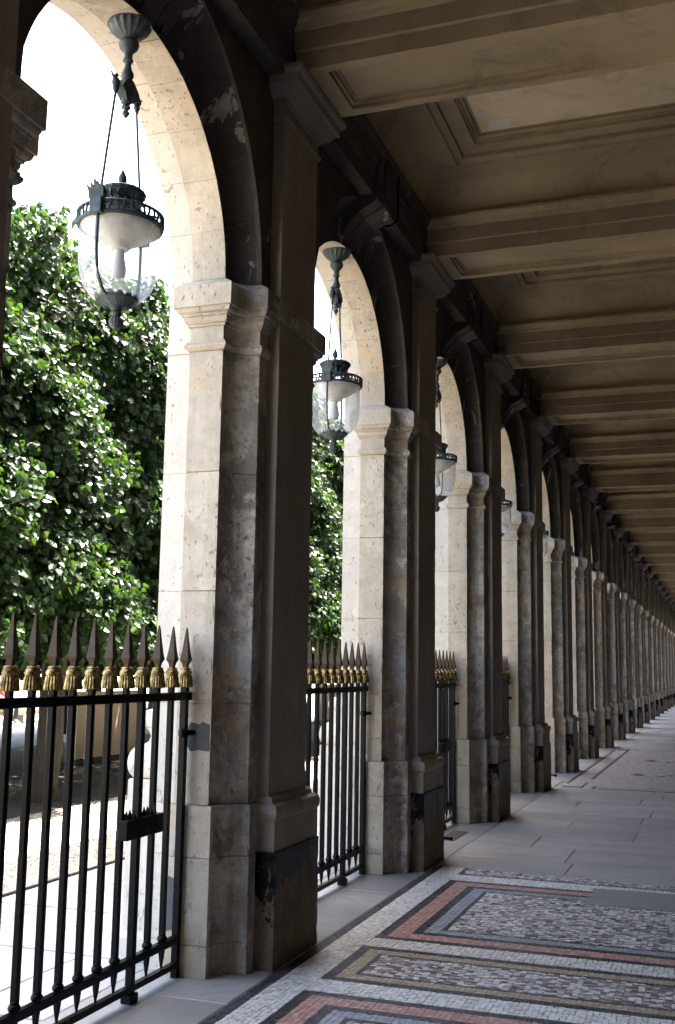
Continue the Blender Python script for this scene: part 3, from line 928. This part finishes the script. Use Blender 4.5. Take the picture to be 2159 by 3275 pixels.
# ================================================================== LANTERNS
def make_lantern():
    L = link('hanging_lantern', None)          # origin: ceiling rose at the arch crown, z = 0 at height 4.78
    z0 = 4.78
    def zz(z): return z - z0
    rose = MB()
    rose.lathe([(.112, .01), (.114, -.005), (.108, -.014), (.110, -.02)], n=32)
    rose.lathe([(.104, -.018), (.098, -.035), (.082, -.055), (.060, -.072), (.040, -.085), (.034, -.092)], n=32, sm=False, flute=.045)
    ro = rose.build('ceiling_rose', M['patina'], L)
    st = MB().lathe([(.030, -.09), (.046, -.10), (.052, -.118), (.046, -.138), (.030, -.155), (.022, -.165), (.020, -.195), (.026, -.20), (.027, -.208), (.018, -.215), (.016, -.235), (.022, -.255), (.031, -.275), (.032, -.288), (.024, -.302), (.014, -.31)], n=18)
    st.build('stem', M['patina'], L)
    bk = MB()
    bk.loft([[(-.026, -.018, -.31), (.026, -.018, -.31), (.026, .018, -.31), (-.026, .018, -.31)], [(-.03, -.06, -.345), (.03, -.06, -.345), (.03, .06, -.345), (-.03, .06, -.345)],
             [(-.03, -.085, -.385), (.03, -.085, -.385), (.03, .085, -.385), (-.03, .085, -.385)], [(-.026, -.05, -.40), (.026, -.05, -.40), (.026, .05, -.40), (-.026, .05, -.40)], [(-.02, -.025, -.425), (.02, -.025, -.425), (.02, .025, -.425), (-.02, .025, -.425)]])
    bk.lathe([(.030, -.40), (.034, -.412), (.026, -.43), (.014, -.437), (.022, -.447), (.024, -.456), (.012, -.466), (.010, -.47), (.018, -.478), (.020, -.486), (.010, -.502), (.001, -.512)], n=14)
    bkt = bk.build('bracket', M['patina'], L)
    for s_ in (-1, 1):
        kn = MB().lathe([(.004, -.325), (.012, -.338), (.006, -.35), (.017, -.355), (.022, -.37), (.020, -.385), (.013, -.395), (.018, -.402), (.014, -.412), (.009, -.425)], (0, s_ * .10, 0), 12)
        kn.loft([[(-.008, s_ * .112, -.355), (.008, s_ * .112, -.355), (.008, s_ * .112, -.372), (-.008, s_ * .112, -.372)], [(-.003, s_ * .148, -.338), (.003, s_ * .148, -.338), (.003, s_ * .148, -.342), (-.003, s_ * .148, -.342)]])
        kn.build('bracket_finial', M['patina'], bkt)
        MB().tube([(0, s_ * .10, -.42), (0, s_ * .185, zz(3.82))], .0065, 8).build('hanging_rod', M['patina'], L)
        # acanthus bracket on the rim
        ac = MB()
        ac.box(-.03, .03, s_ * .2 - .03 if s_ < 0 else .19, s_ * .2 + .01 if s_ < 0 else .235, zz(3.69), zz(3.765))
        for q in range(5):
            x_ = -.03 + .015 * q
            ac.loft([[(x_ - .008, s_ * .20, zz(3.76)), (x_ + .008, s_ * .20, zz(3.76)), (x_ + .008, s_ * .225, zz(3.76)), (x_ - .008, s_ * .225, zz(3.76))],
                     [(x_ - .012, s_ * .205, zz(3.80)), (x_ + .012, s_ * .205, zz(3.80)), (x_ + .012, s_ * .228, zz(3.80)), (x_ - .012, s_ * .228, zz(3.80))],
                     [(x_ * 1.3 - .003, s_ * (.235 + .012 * (q % 2)), zz(3.845 - .012 * abs(q - 2))), (x_ * 1.3 + .003, s_ * (.235 + .012 * (q % 2)), zz(3.845 - .012 * abs(q - 2))), (x_ * 1.3 + .003, s_ * .245, zz(3.845 - .012 * abs(q - 2))), (x_ * 1.3 - .003, s_ * .245, zz(3.845 - .012 * abs(q - 2)))]])
        ac.build('rim_bracket', M['patina'], L)
    cap = MB().lathe([(.004, zz(4.0)), (.010, zz(3.985)), (.020, zz(3.962)), (.022, zz(3.945)), (.016, zz(3.93)), (.008, zz(3.92)), (.012, zz(3.914)), (.010, zz(3.905))], n=14)
    cap.lathe([(.012, zz(3.906)), (.06, zz(3.902)), (.105, zz(3.888)), (.116, zz(3.878)), (.118, zz(3.866)), (.108, zz(3.858)), (.090, zz(3.856))], n=40, flute=.02)
    cp_ = cap.build('cap', M['patina'], L)
    for q in range(16):
        a = 2 * math.pi * q / 16
        c_, s2 = math.cos(a), math.sin(a)
        MB().tube([(.104 * c_, .104 * s2, zz(3.862)), (.090 * c_, .090 * s2, zz(3.83)), (.088 * c_, .088 * s2, zz(3.80)), (.100 * c_, .100 * s2, zz(3.772))], [.010, .008, .008, .011], 6).build('cap_rib', M['patina'], cp_)
    MB().lathe([(.045, zz(3.86)), (.045, zz(3.79))], n=16).build('chimney', M['patina'], cp_)
    rim = MB()
    for (ra, za), (rb, zb) in (((.112, 3.768), (.190, 3.758)),):
        rim.lathe([(.192, zz(3.762)), (.204, zz(3.764)), (.212, zz(3.758)), (.205, zz(3.750)), (.194, zz(3.752)), (.190, zz(3.758)), (.192, zz(3.762))], n=40, caps=False)
        rim.lathe([(.086, zz(3.782)), (.108, zz(3.784)), (.116, zz(3.776)), (.106, zz(3.766)), (.088, zz(3.768)), (.086, zz(3.782))], n=32, caps=False)
        for q in range(8):
            a = 2 * math.pi * (q + .5) / 8
            rim.tube([(.105 * math.cos(a), .105 * math.sin(a), zz(3.775)), (.198 * math.cos(a), .198 * math.sin(a), zz(3.757))], .005, 6)
    rim.lathe([(.194, zz(3.714)), (.206, zz(3.712)), (.210, zz(3.706)), (.208, zz(3.698)), (.200, zz(3.692)), (.192, zz(3.694)), (.192, zz(3.712)), (.194, zz(3.714))], n=40, caps=False)
    rm = rim.build('rim', M['patina'], L)
    po = MB()
    for q in range(40):
        a = 2 * math.pi * q / 40
        po.tube([(.205 * math.cos(a + (.035 if q % 2 else -.035)), .205 * math.sin(a + (.035 if q % 2 else -.035)), zz(3.712)), (.206 * math.cos(a), .206 * math.sin(a), zz(3.735)), (.204 * math.cos(a), .204 * math.sin(a), zz(3.756))], [.0075, .0055, .009], 5)
    po.build('pierced_gallery', M['patina'], rm)
    MB().lathe([(.195, zz(3.712)), (.188, zz(3.695)), (.165, zz(3.672)), (.125, zz(3.645)), (.085, zz(3.622)), (.055, zz(3.605)), (.046, zz(3.590)), (.030, zz(3.586))], n=36).build('reflector', M['enamel'], L)
    MB().lathe([(.026, zz(3.592)), (.026, zz(3.555)), (.030, zz(3.535)), (.037, zz(3.50)), (.038, zz(3.478)), (.030, zz(3.455)), (.012, zz(3.444))], n=20).build('bulb', M['bulb'], L)
    gp = [(.192, 3.69), (.194, 3.63), (.194, 3.56), (.190, 3.50), (.181, 3.445), (.164, 3.40), (.138, 3.362), (.118, 3.345), (.09, 3.334)]
    MB().lathe([(r_, zz(z_)) for r_, z_ in gp], n=40, caps=False).build('glass_bowl', M['glass'], L)
    for s_ in (-1, 1):
        MB().tube([(0, s_ * (r_ + .006), zz(z_)) for r_, z_ in gp], .0085, 6).build('strap', M['patina'], L)
    cup = MB().lathe([(.090, zz(3.343)), (.092, zz(3.333)), (.078, zz(3.316)), (.046, zz(3.302)), (.028, zz(3.292)), (.020, zz(3.28)), (.026, zz(3.272)), (.022, zz(3.262)), (.017, zz(3.252)), (.030, zz(3.244)), (.034, zz(3.225)), (.028, zz(3.205)), (.014, zz(3.192)), (.002, zz(3.186))], n=26, flute=.05)
    cu = cup.build('bottom_cup', M['patina'], L)
    for q in range(14):
        a = 2 * math.pi * q / 14
        c_, s2 = math.cos(a), math.sin(a); w_ = .022
        tx, ty = -s2 * w_, c_ * w_
        MB().loft([[(.05 * c_ - tx, .05 * s2 - ty, zz(3.30)), (.05 * c_ + tx, .05 * s2 + ty, zz(3.30)), (.054 * c_ + tx, .054 * s2 + ty, zz(3.295)), (.054 * c_ - tx, .054 * s2 - ty, zz(3.295))],
                   [(.092 * c_ - tx, .092 * s2 - ty, zz(3.335)), (.092 * c_ + tx, .092 * s2 + ty, zz(3.335)), (.099 * c_ + tx, .099 * s2 + ty, zz(3.33)), (.099 * c_ - tx, .099 * s2 - ty, zz(3.33))],
                   [(.104 * c_ - tx * .3, .104 * s2 - ty * .3, zz(3.358)), (.104 * c_ + tx * .3, .104 * s2 + ty * .3, zz(3.358)), (.110 * c_ + tx * .3, .110 * s2 + ty * .3, zz(3.352)), (.110 * c_ - tx * .3, .110 * s2 - ty * .3, zz(3.352))]]).build('cup_leaf', M['patina'], cu)
    return L
lan_labels = ['large dark iron lantern with clear glass bowl hanging in the nearest arch',
              'smaller complete iron lantern hanging in the second arch, in front of the pale reveal',
              'half hidden glass lantern in the third arch, cut off by a dark pilaster',
              'lantern in the fourth arch showing only the edge of its glass and rim',
              'sliver of a lantern rim in the fifth arch down the arcade',
              'faint dark lantern edge in the sixth arch down the arcade']
la = make_lantern()
for i, lb in enumerate(lan_labels):
    o = la if i == 0 else copy_tree(la)
    o.location = (-.385, YA(i), 4.78)
    o.rotation_euler = (0, 0, R([0, 4, -3, 2, 5, 0][i]))
    tag(o, lb, 'lantern', 'lanterns hanging from the arch crowns')

# ================================================================== TREES
def leaf_cloud(twigs, per, size, spread, name, droop=.35):
    """twigs: (n,3) origins, (n,3) directions; leaves along each twig"""
    o, d, ln = twigs
    n = len(o)
    t_ = np.tile(np.linspace(.05, 1, per), (n, 1)) * ln[:, None]
    P_ = o[:, None, :] + d[:, None, :] * t_[:, :, None]
    P_[:, :, 2] -= droop * t_ ** 2
    P_ = P_.reshape(-1, 3) + rng.normal(0, spread, (n * per, 3))
    N = n * per
    side = np.tile(np.where(np.arange(per) % 2, 1.0, -1.0), n)
    dd = np.repeat(d, per, 0)
    lat = np.cross(dd, (0, 0, 1.0)); lat /= np.linalg.norm(lat, axis=1, keepdims=True) + 1e-6
    axis = lat * side[:, None] * .8 + dd * .5 + rng.normal(0, .35, (N, 3)); axis[:, 2] -= .85
    axis /= np.linalg.norm(axis, axis=1, keepdims=True)
    patch = np.sin(o[:, 1] * 2.9 + o[:, 2] * 1.7) + np.sin(o[:, 2] * 4.3 - o[:, 1] * 3.1 + 1.0) + .8 * np.sin(o[:, 0] * 5 + o[:, 1] * 6.1)
    flat = (rng.uniform(0, 1, n) < np.where(patch > 1.2, .40, .035))[:, None]
    nor = np.repeat(np.where(flat, np.array([.25, -.1, .95]), np.array([.90, -.42, .02])) + rng.normal(0, .22, (n, 3)), per, 0) + rng.normal(0, .17, (N, 3))
    nor -= axis * (nor * axis).sum(1, keepdims=True); nor /= np.linalg.norm(nor, axis=1, keepdims=True)
    bi = np.cross(nor, axis)
    s = size * rng.uniform(.65, 1.25, N)[:, None]
    fold = .16
    pts = [P_, P_ + s * (axis * .30 + bi * .46 + nor * fold), P_ + s * (axis * .72 + bi * .36 + nor * fold * .6), P_ + s * (axis * 1.12),
           P_ + s * (axis * .72 - bi * .36 + nor * fold * .6), P_ + s * (axis * .30 - bi * .46 + nor * fold)]
    V = np.stack(pts, 1)
    F = (np.arange(N)[:, None, None] * 6 + np.array([(0, 1, 2, 3), (0, 3, 4, 5)])[None]).reshape(-1, 4)
    me = tri_mesh(name, V, F)
    at = me.attributes.new('leaf_tone', 'FLOAT', 'POINT')
    at.data.foreach_set('value', np.repeat(np.clip(rng.normal(.4, .28, N), 0, 1), 6).astype(np.float32))
    me.materials.append(M['leaf'])
    return me
def make_crown(nt, per, size, xh=(-.95, 1.0), zlo=1.78, zhi=6.45, yh=2.05, face_bias=.7, name='crown'):
    # clipped box-shaped linden crown: most twigs near the clipped faces
    u = rng.uniform(0, 1, (nt, 3)) ** 1
    y_ = (rng.uniform(-1, 1, nt)) * yh
    z_ = zlo + (zhi - zlo) * rng.uniform(0, 1, nt)
    depth = rng.exponential(.19, nt)
    front = rng.uniform(0, 1, nt) < face_bias
    bulge = .14 * np.sin(y_ * 2.3 + z_ * 1.1) + .13 * np.sin(z_ * 3.7 + y_ * 1.3) + .10 * np.sin(y_ * 5.1 - z_ * 4.0)
    x_ = np.where(front, xh[1] - depth + bulge - .10, rng.uniform(xh[0], xh[1] - .2, nt))
    x_ = np.maximum(x_, xh[0])
    # ragged lower edge, rounded top shoulder
    low = zlo + .35 * np.sin(y_ * 1.9 + 1.0) + .22 * np.sin(y_ * 5.3)
    keep = (z_ > low - rng.exponential(.12, nt))
    top = zhi - .35 * np.clip((x_ - xh[1] + .6), 0, 1) + .12 * np.sin(y_ * 3.1)
    keep &= z_ < top + .1
    x_, y_, z_, front = x_[keep], y_[keep], z_[keep], front[keep]
    n = len(x_)
    d = np.stack([np.where(front, .8, 0.1) + rng.normal(0, .45, n), rng.normal(0, .6, n), rng.normal(.05, .4, n)], 1)
    d /= np.linalg.norm(d, axis=1, keepdims=True)
    ln = rng.uniform(.18, .46, n)
    o = np.stack([x_, y_, z_], 1) - d * ln[:, None] * .5
    return leaf_cloud((o, d, ln), per, size, .025, name)
def trunk_mesh(seed, h=5.2, r=.17, lean=(0, 0)):
    rr = random.Random(seed); mb = MB()
    pts = [(lean[0] * t_ + rr.gauss(0, .02), lean[1] * t_ + rr.gauss(0, .02), -.05 + h * t_) for t_ in [0, .04, .12, .25, .4, .55, .7, .85, 1]]
    mb.tube(pts, [r * 1.45, r * 1.2, r * 1.05, r, r * .92, r * .8, r * .6, r * .4, r * .18], 14)
    return mb
def make_tree(name, x, y_, seed, crown_me, label, group, lean=(0, 0), rad=.17):
    t_ = link(name, None, None, (x, y_, 0))
    tk = trunk_mesh(seed, 5.4, rad, lean).build('trunk', M['bark'], t_)
    rr = random.Random(seed + 100)
    for q in range(6):
        z_ = rr.uniform(1.9, 3.6); a = rr.uniform(0, 6.28); l = rr.uniform(.8, 1.4)
        bx, by = lean[0] * z_ / 5.4, lean[1] * z_ / 5.4
        p = [(bx, by, z_), (bx + l * .45 * math.cos(a), by + l * .6 * math.sin(a), z_ + .5), (bx + l * .75 * math.cos(a), by + l * 1.2 * math.sin(a), z_ + 1.2)]
        MB().tube(p, [.06, .045, .015], 8).build('limb', M['bark'], tk)
    c = link('crown', crown_me, t_)
    tag(t_, label, 'tree', group)
    return t_
SCH = 1.0
crownA = make_crown(4900, 11, .087, xh=(-1.75, 1.0), face_bias=.6)
crownB = make_crown(4900, 11, .087, xh=(-1.75, 1.0), face_bias=.6)
crownC = make_crown(2800, 10, .12, xh=(-1.75, 1.8), zlo=1.5, face_bias=.3)
crownD = make_crown(1000, 10, .15, xh=(-1.3, 1.2), zlo=1.7, face_bias=.45)
ord_ = ['nearest', 'second', 'third', 'fourth', 'fifth', 'sixth', 'seventh']
row1 = [(7.1, (0, .05)), (11.15, (.06, .30)), (15.2, (0, -.1)), (19.2, (0, .1)), (23.2, (.05, 0)), (27.3, (0, .1)), (31.3, (0, 0))]
lab1 = ['clipped linden with dense crown at the very edge of the first arch opening', 'clipped linden whose leaning bare trunk stands behind the nearest railing',
        'clipped linden behind the nearest pier, its crown between first and second arches', 'clipped linden filling the second arch opening above the railing',
        'clipped linden past the second arch, mostly hidden by the second pier', 'far clipped linden glimpsed in the third arch opening', 'last clipped linden of the front row, barely seen past the third arch']
for i, (yy, ln_) in enumerate(row1):
    make_tree('linden_tree', -5.35, yy, 20 + i, crownA if i % 2 else crownB, lab1[i], 'clipped lindens in the front row', ln_, .15)
lab2 = ['second row linden', ]
for r_i, (xx, nm) in enumerate(((-8.9, 'middle'), (-12.3, 'back'))):
    for i, yy in enumerate((9.4, 13.6, 17.8, 21.8, 26.0, 30.2)):
        make_tree('linden_tree', xx, yy + r_i * .2, 60 + r_i * 10 + i, crownC, 'shaded linden in the %s row of the avenue, %s from the camera' % (nm, ord_[i]), 'lindens of the %s row' % nm, (0, .05 * (i % 3 - 1)), .15)
for i in range(7):
    make_tree('linden_tree', -34 - (i % 2) * 2, 18 + i * 6.2, 90 + i, crownD, 'sunlit linden across the garden, %s along the far row' % ord_[i], 'sunlit lindens across the garden', (0, 0), .18)

# ================================================================== GARDEN THINGS
def board(x, y0, y1, zb, zt, mat, label, legs=True, poster=None):
    o = link('display_board', None, None, (x, y0, 0))
    w = y1 - y0
    MB().box(-.02, .02, 0, w, zb, zt).build('panel', mat, o, bevel=.004)
    MB().box(-.035, .035, -.01, w + .01, max(.0, zb - .09), zb - .001).build('base_rail', M['darkmetal'], o)
    for yy in (.12, w - .12):
        MB().tube([(.03, yy, zb), (.42, yy, -.012)], .016, 6).build('strut', M['darkmetal'], o)
        MB().tube([(-.03, yy, zb), (-.42, yy, -.012)], .016, 6).build('strut', M['darkmetal'], o)
    if poster: MB().box(.0205, .024, w * .35, w * .62, zb + .35, zt - .25).build('poster', poster, o)
    tag(o, label, 'display board', 'standing boards under the lindens')
board(-7.5, 15.1, 16.95, .09, 1.16, M['beige'], 'beige standing board under the trees behind the nearest railing')
board(-7.0, 24.6, 27.6, .34, 1.20, M['greengrey'], 'grey green standing board seen through the second railing', poster=M['ochreposter'])
bn = link('garden_bench', None, None, (-15.9, 19, 0))
MB().box(-.25, .25, 0, 14, .33, .46).build('seat', M['whitestone'], bn, bevel=.01)
MB().box(.251, .285, 0, 14, .22, .33).build('front_edge', M['wood'], bn, bevel=.005)
for q in range(8): MB().box(-.2, .2, .4 + q * 1.85, .62 + q * 1.85, -.012, .33).build('support', M['darkmetal'], bn)
tag(bn, 'long white bench with brown wooden edge beyond the tree avenue', 'bench')
# seated person in red at the left edge of view
def skin_mesh(name, verts, edges, radii, mat, parent, root=0):
    me = bpy.data.meshes.new(name); me.from_pydata(verts, edges, []); me.update()
    o = link(name, me, parent)
    md = o.modifiers.new('skin', 'SKIN'); md.use_smooth_shade = True
    for i, r_ in enumerate(radii): me.skin_vertices[0].data[i].radius = (r_, r_) if not isinstance(r_, tuple) else r_
    me.skin_vertices[0].data[root].use_root = True
    sb = o.modifiers.new('sub', 'SUBSURF'); sb.levels = 2; sb.render_levels = 2
    me.materials.append(mat)
    return o
ps = link('person', None, None, (-15.75, 24.15, 0))
sv = [(0, 0, .56), (.0, 0, .75), (-.02, 0, .95), (-.02, 0, 1.06), (-.0, 0, 1.14), (.03, 0, 1.24), (.03, 0, 1.33)]
vb = sv + [(-.02, .19, 1.02), (.06, .24, .78), (.28, .16, .66), (-.02, -.19, 1.02), (.06, -.24, .78), (.28, -.16, .66), (.04, .10, .53), (.46, .11, .52), (.44, .12, .10), (.58, .13, .03), (.04, -.10, .53), (.46, -.11, .52), (.44, -.12, .10), (.58, -.13, .03)]
eb = [(0, 1), (1, 2), (2, 3), (3, 4), (4, 5), (5, 6), (2, 7), (7, 8), (8, 9), (2, 10), (10, 11), (11, 12), (0, 13), (13, 14), (14, 15), (15, 16), (0, 17), (17, 18), (18, 19), (19, 20)]
rb = [.13, .125, .13, .075, .055, .085, .08, .055, .043, .032, .055, .043, .032, .085, .06, .04, .035, .085, .06, .04, .035]
base = len(vb)
for s_, w_ in ((1, 9), (-1, 12)):
    wx, wy, wz = vb[w_]
    for fi, (dx, dy, dz) in enumerate(((.03, -.035, .02), (.09, -.03, .0), (.10, -.01, .0), (.095, .01, .0), (.08, .03, -.005))):
        vb.append((wx + dx, wy + dy * s_, wz + dz - .02)); eb.append((w_, len(vb) - 1)); rb.append(.010)
pb = skin_mesh('body', vb, eb, rb, M['skin'], ps)
skin_mesh('shirt', [(0, 0, .58), (0, 0, .75), (-.02, 0, .95), (-.02, 0, 1.03), (-.02, .19, 1.02), (.055, .235, .80), (-.02, -.19, 1.02), (.055, -.235, .80)], [(0, 1), (1, 2), (2, 3), (2, 4), (4, 5), (2, 6), (6, 7)], [.15, .145, .15, .09, .075, .06, .075, .06], M['redcloth'], ps)
skin_mesh('trousers', [(0, 0, .56), (.04, .10, .53), (.46, .11, .52), (.44, .12, .12), (.04, -.10, .53), (.46, -.11, .52), (.44, -.12, .12)], [(0, 1), (1, 2), (2, 3), (0, 4), (4, 5), (5, 6)], [.145, .10, .075, .06, .10, .075, .06], M['navycloth'], ps)
MB().lathe([(.02, 1.45), (.07, 1.435), (.098, 1.38), (.102, 1.33), (.09, 1.27), (.06, 1.25)], (.005, 0, 0), 16).build('hair', M['hair'], ps)
tag(ps, 'seated person in a red top and dark trousers on the garden bench', 'person')

plate = MB().box(-.305, -.148, 10.26, 10.87, -.004, .006).build('metal_plate', M['rust'])
tag(plate, 'rusty dark metal cover plate set in the pale threshold stone', 'cover plate')
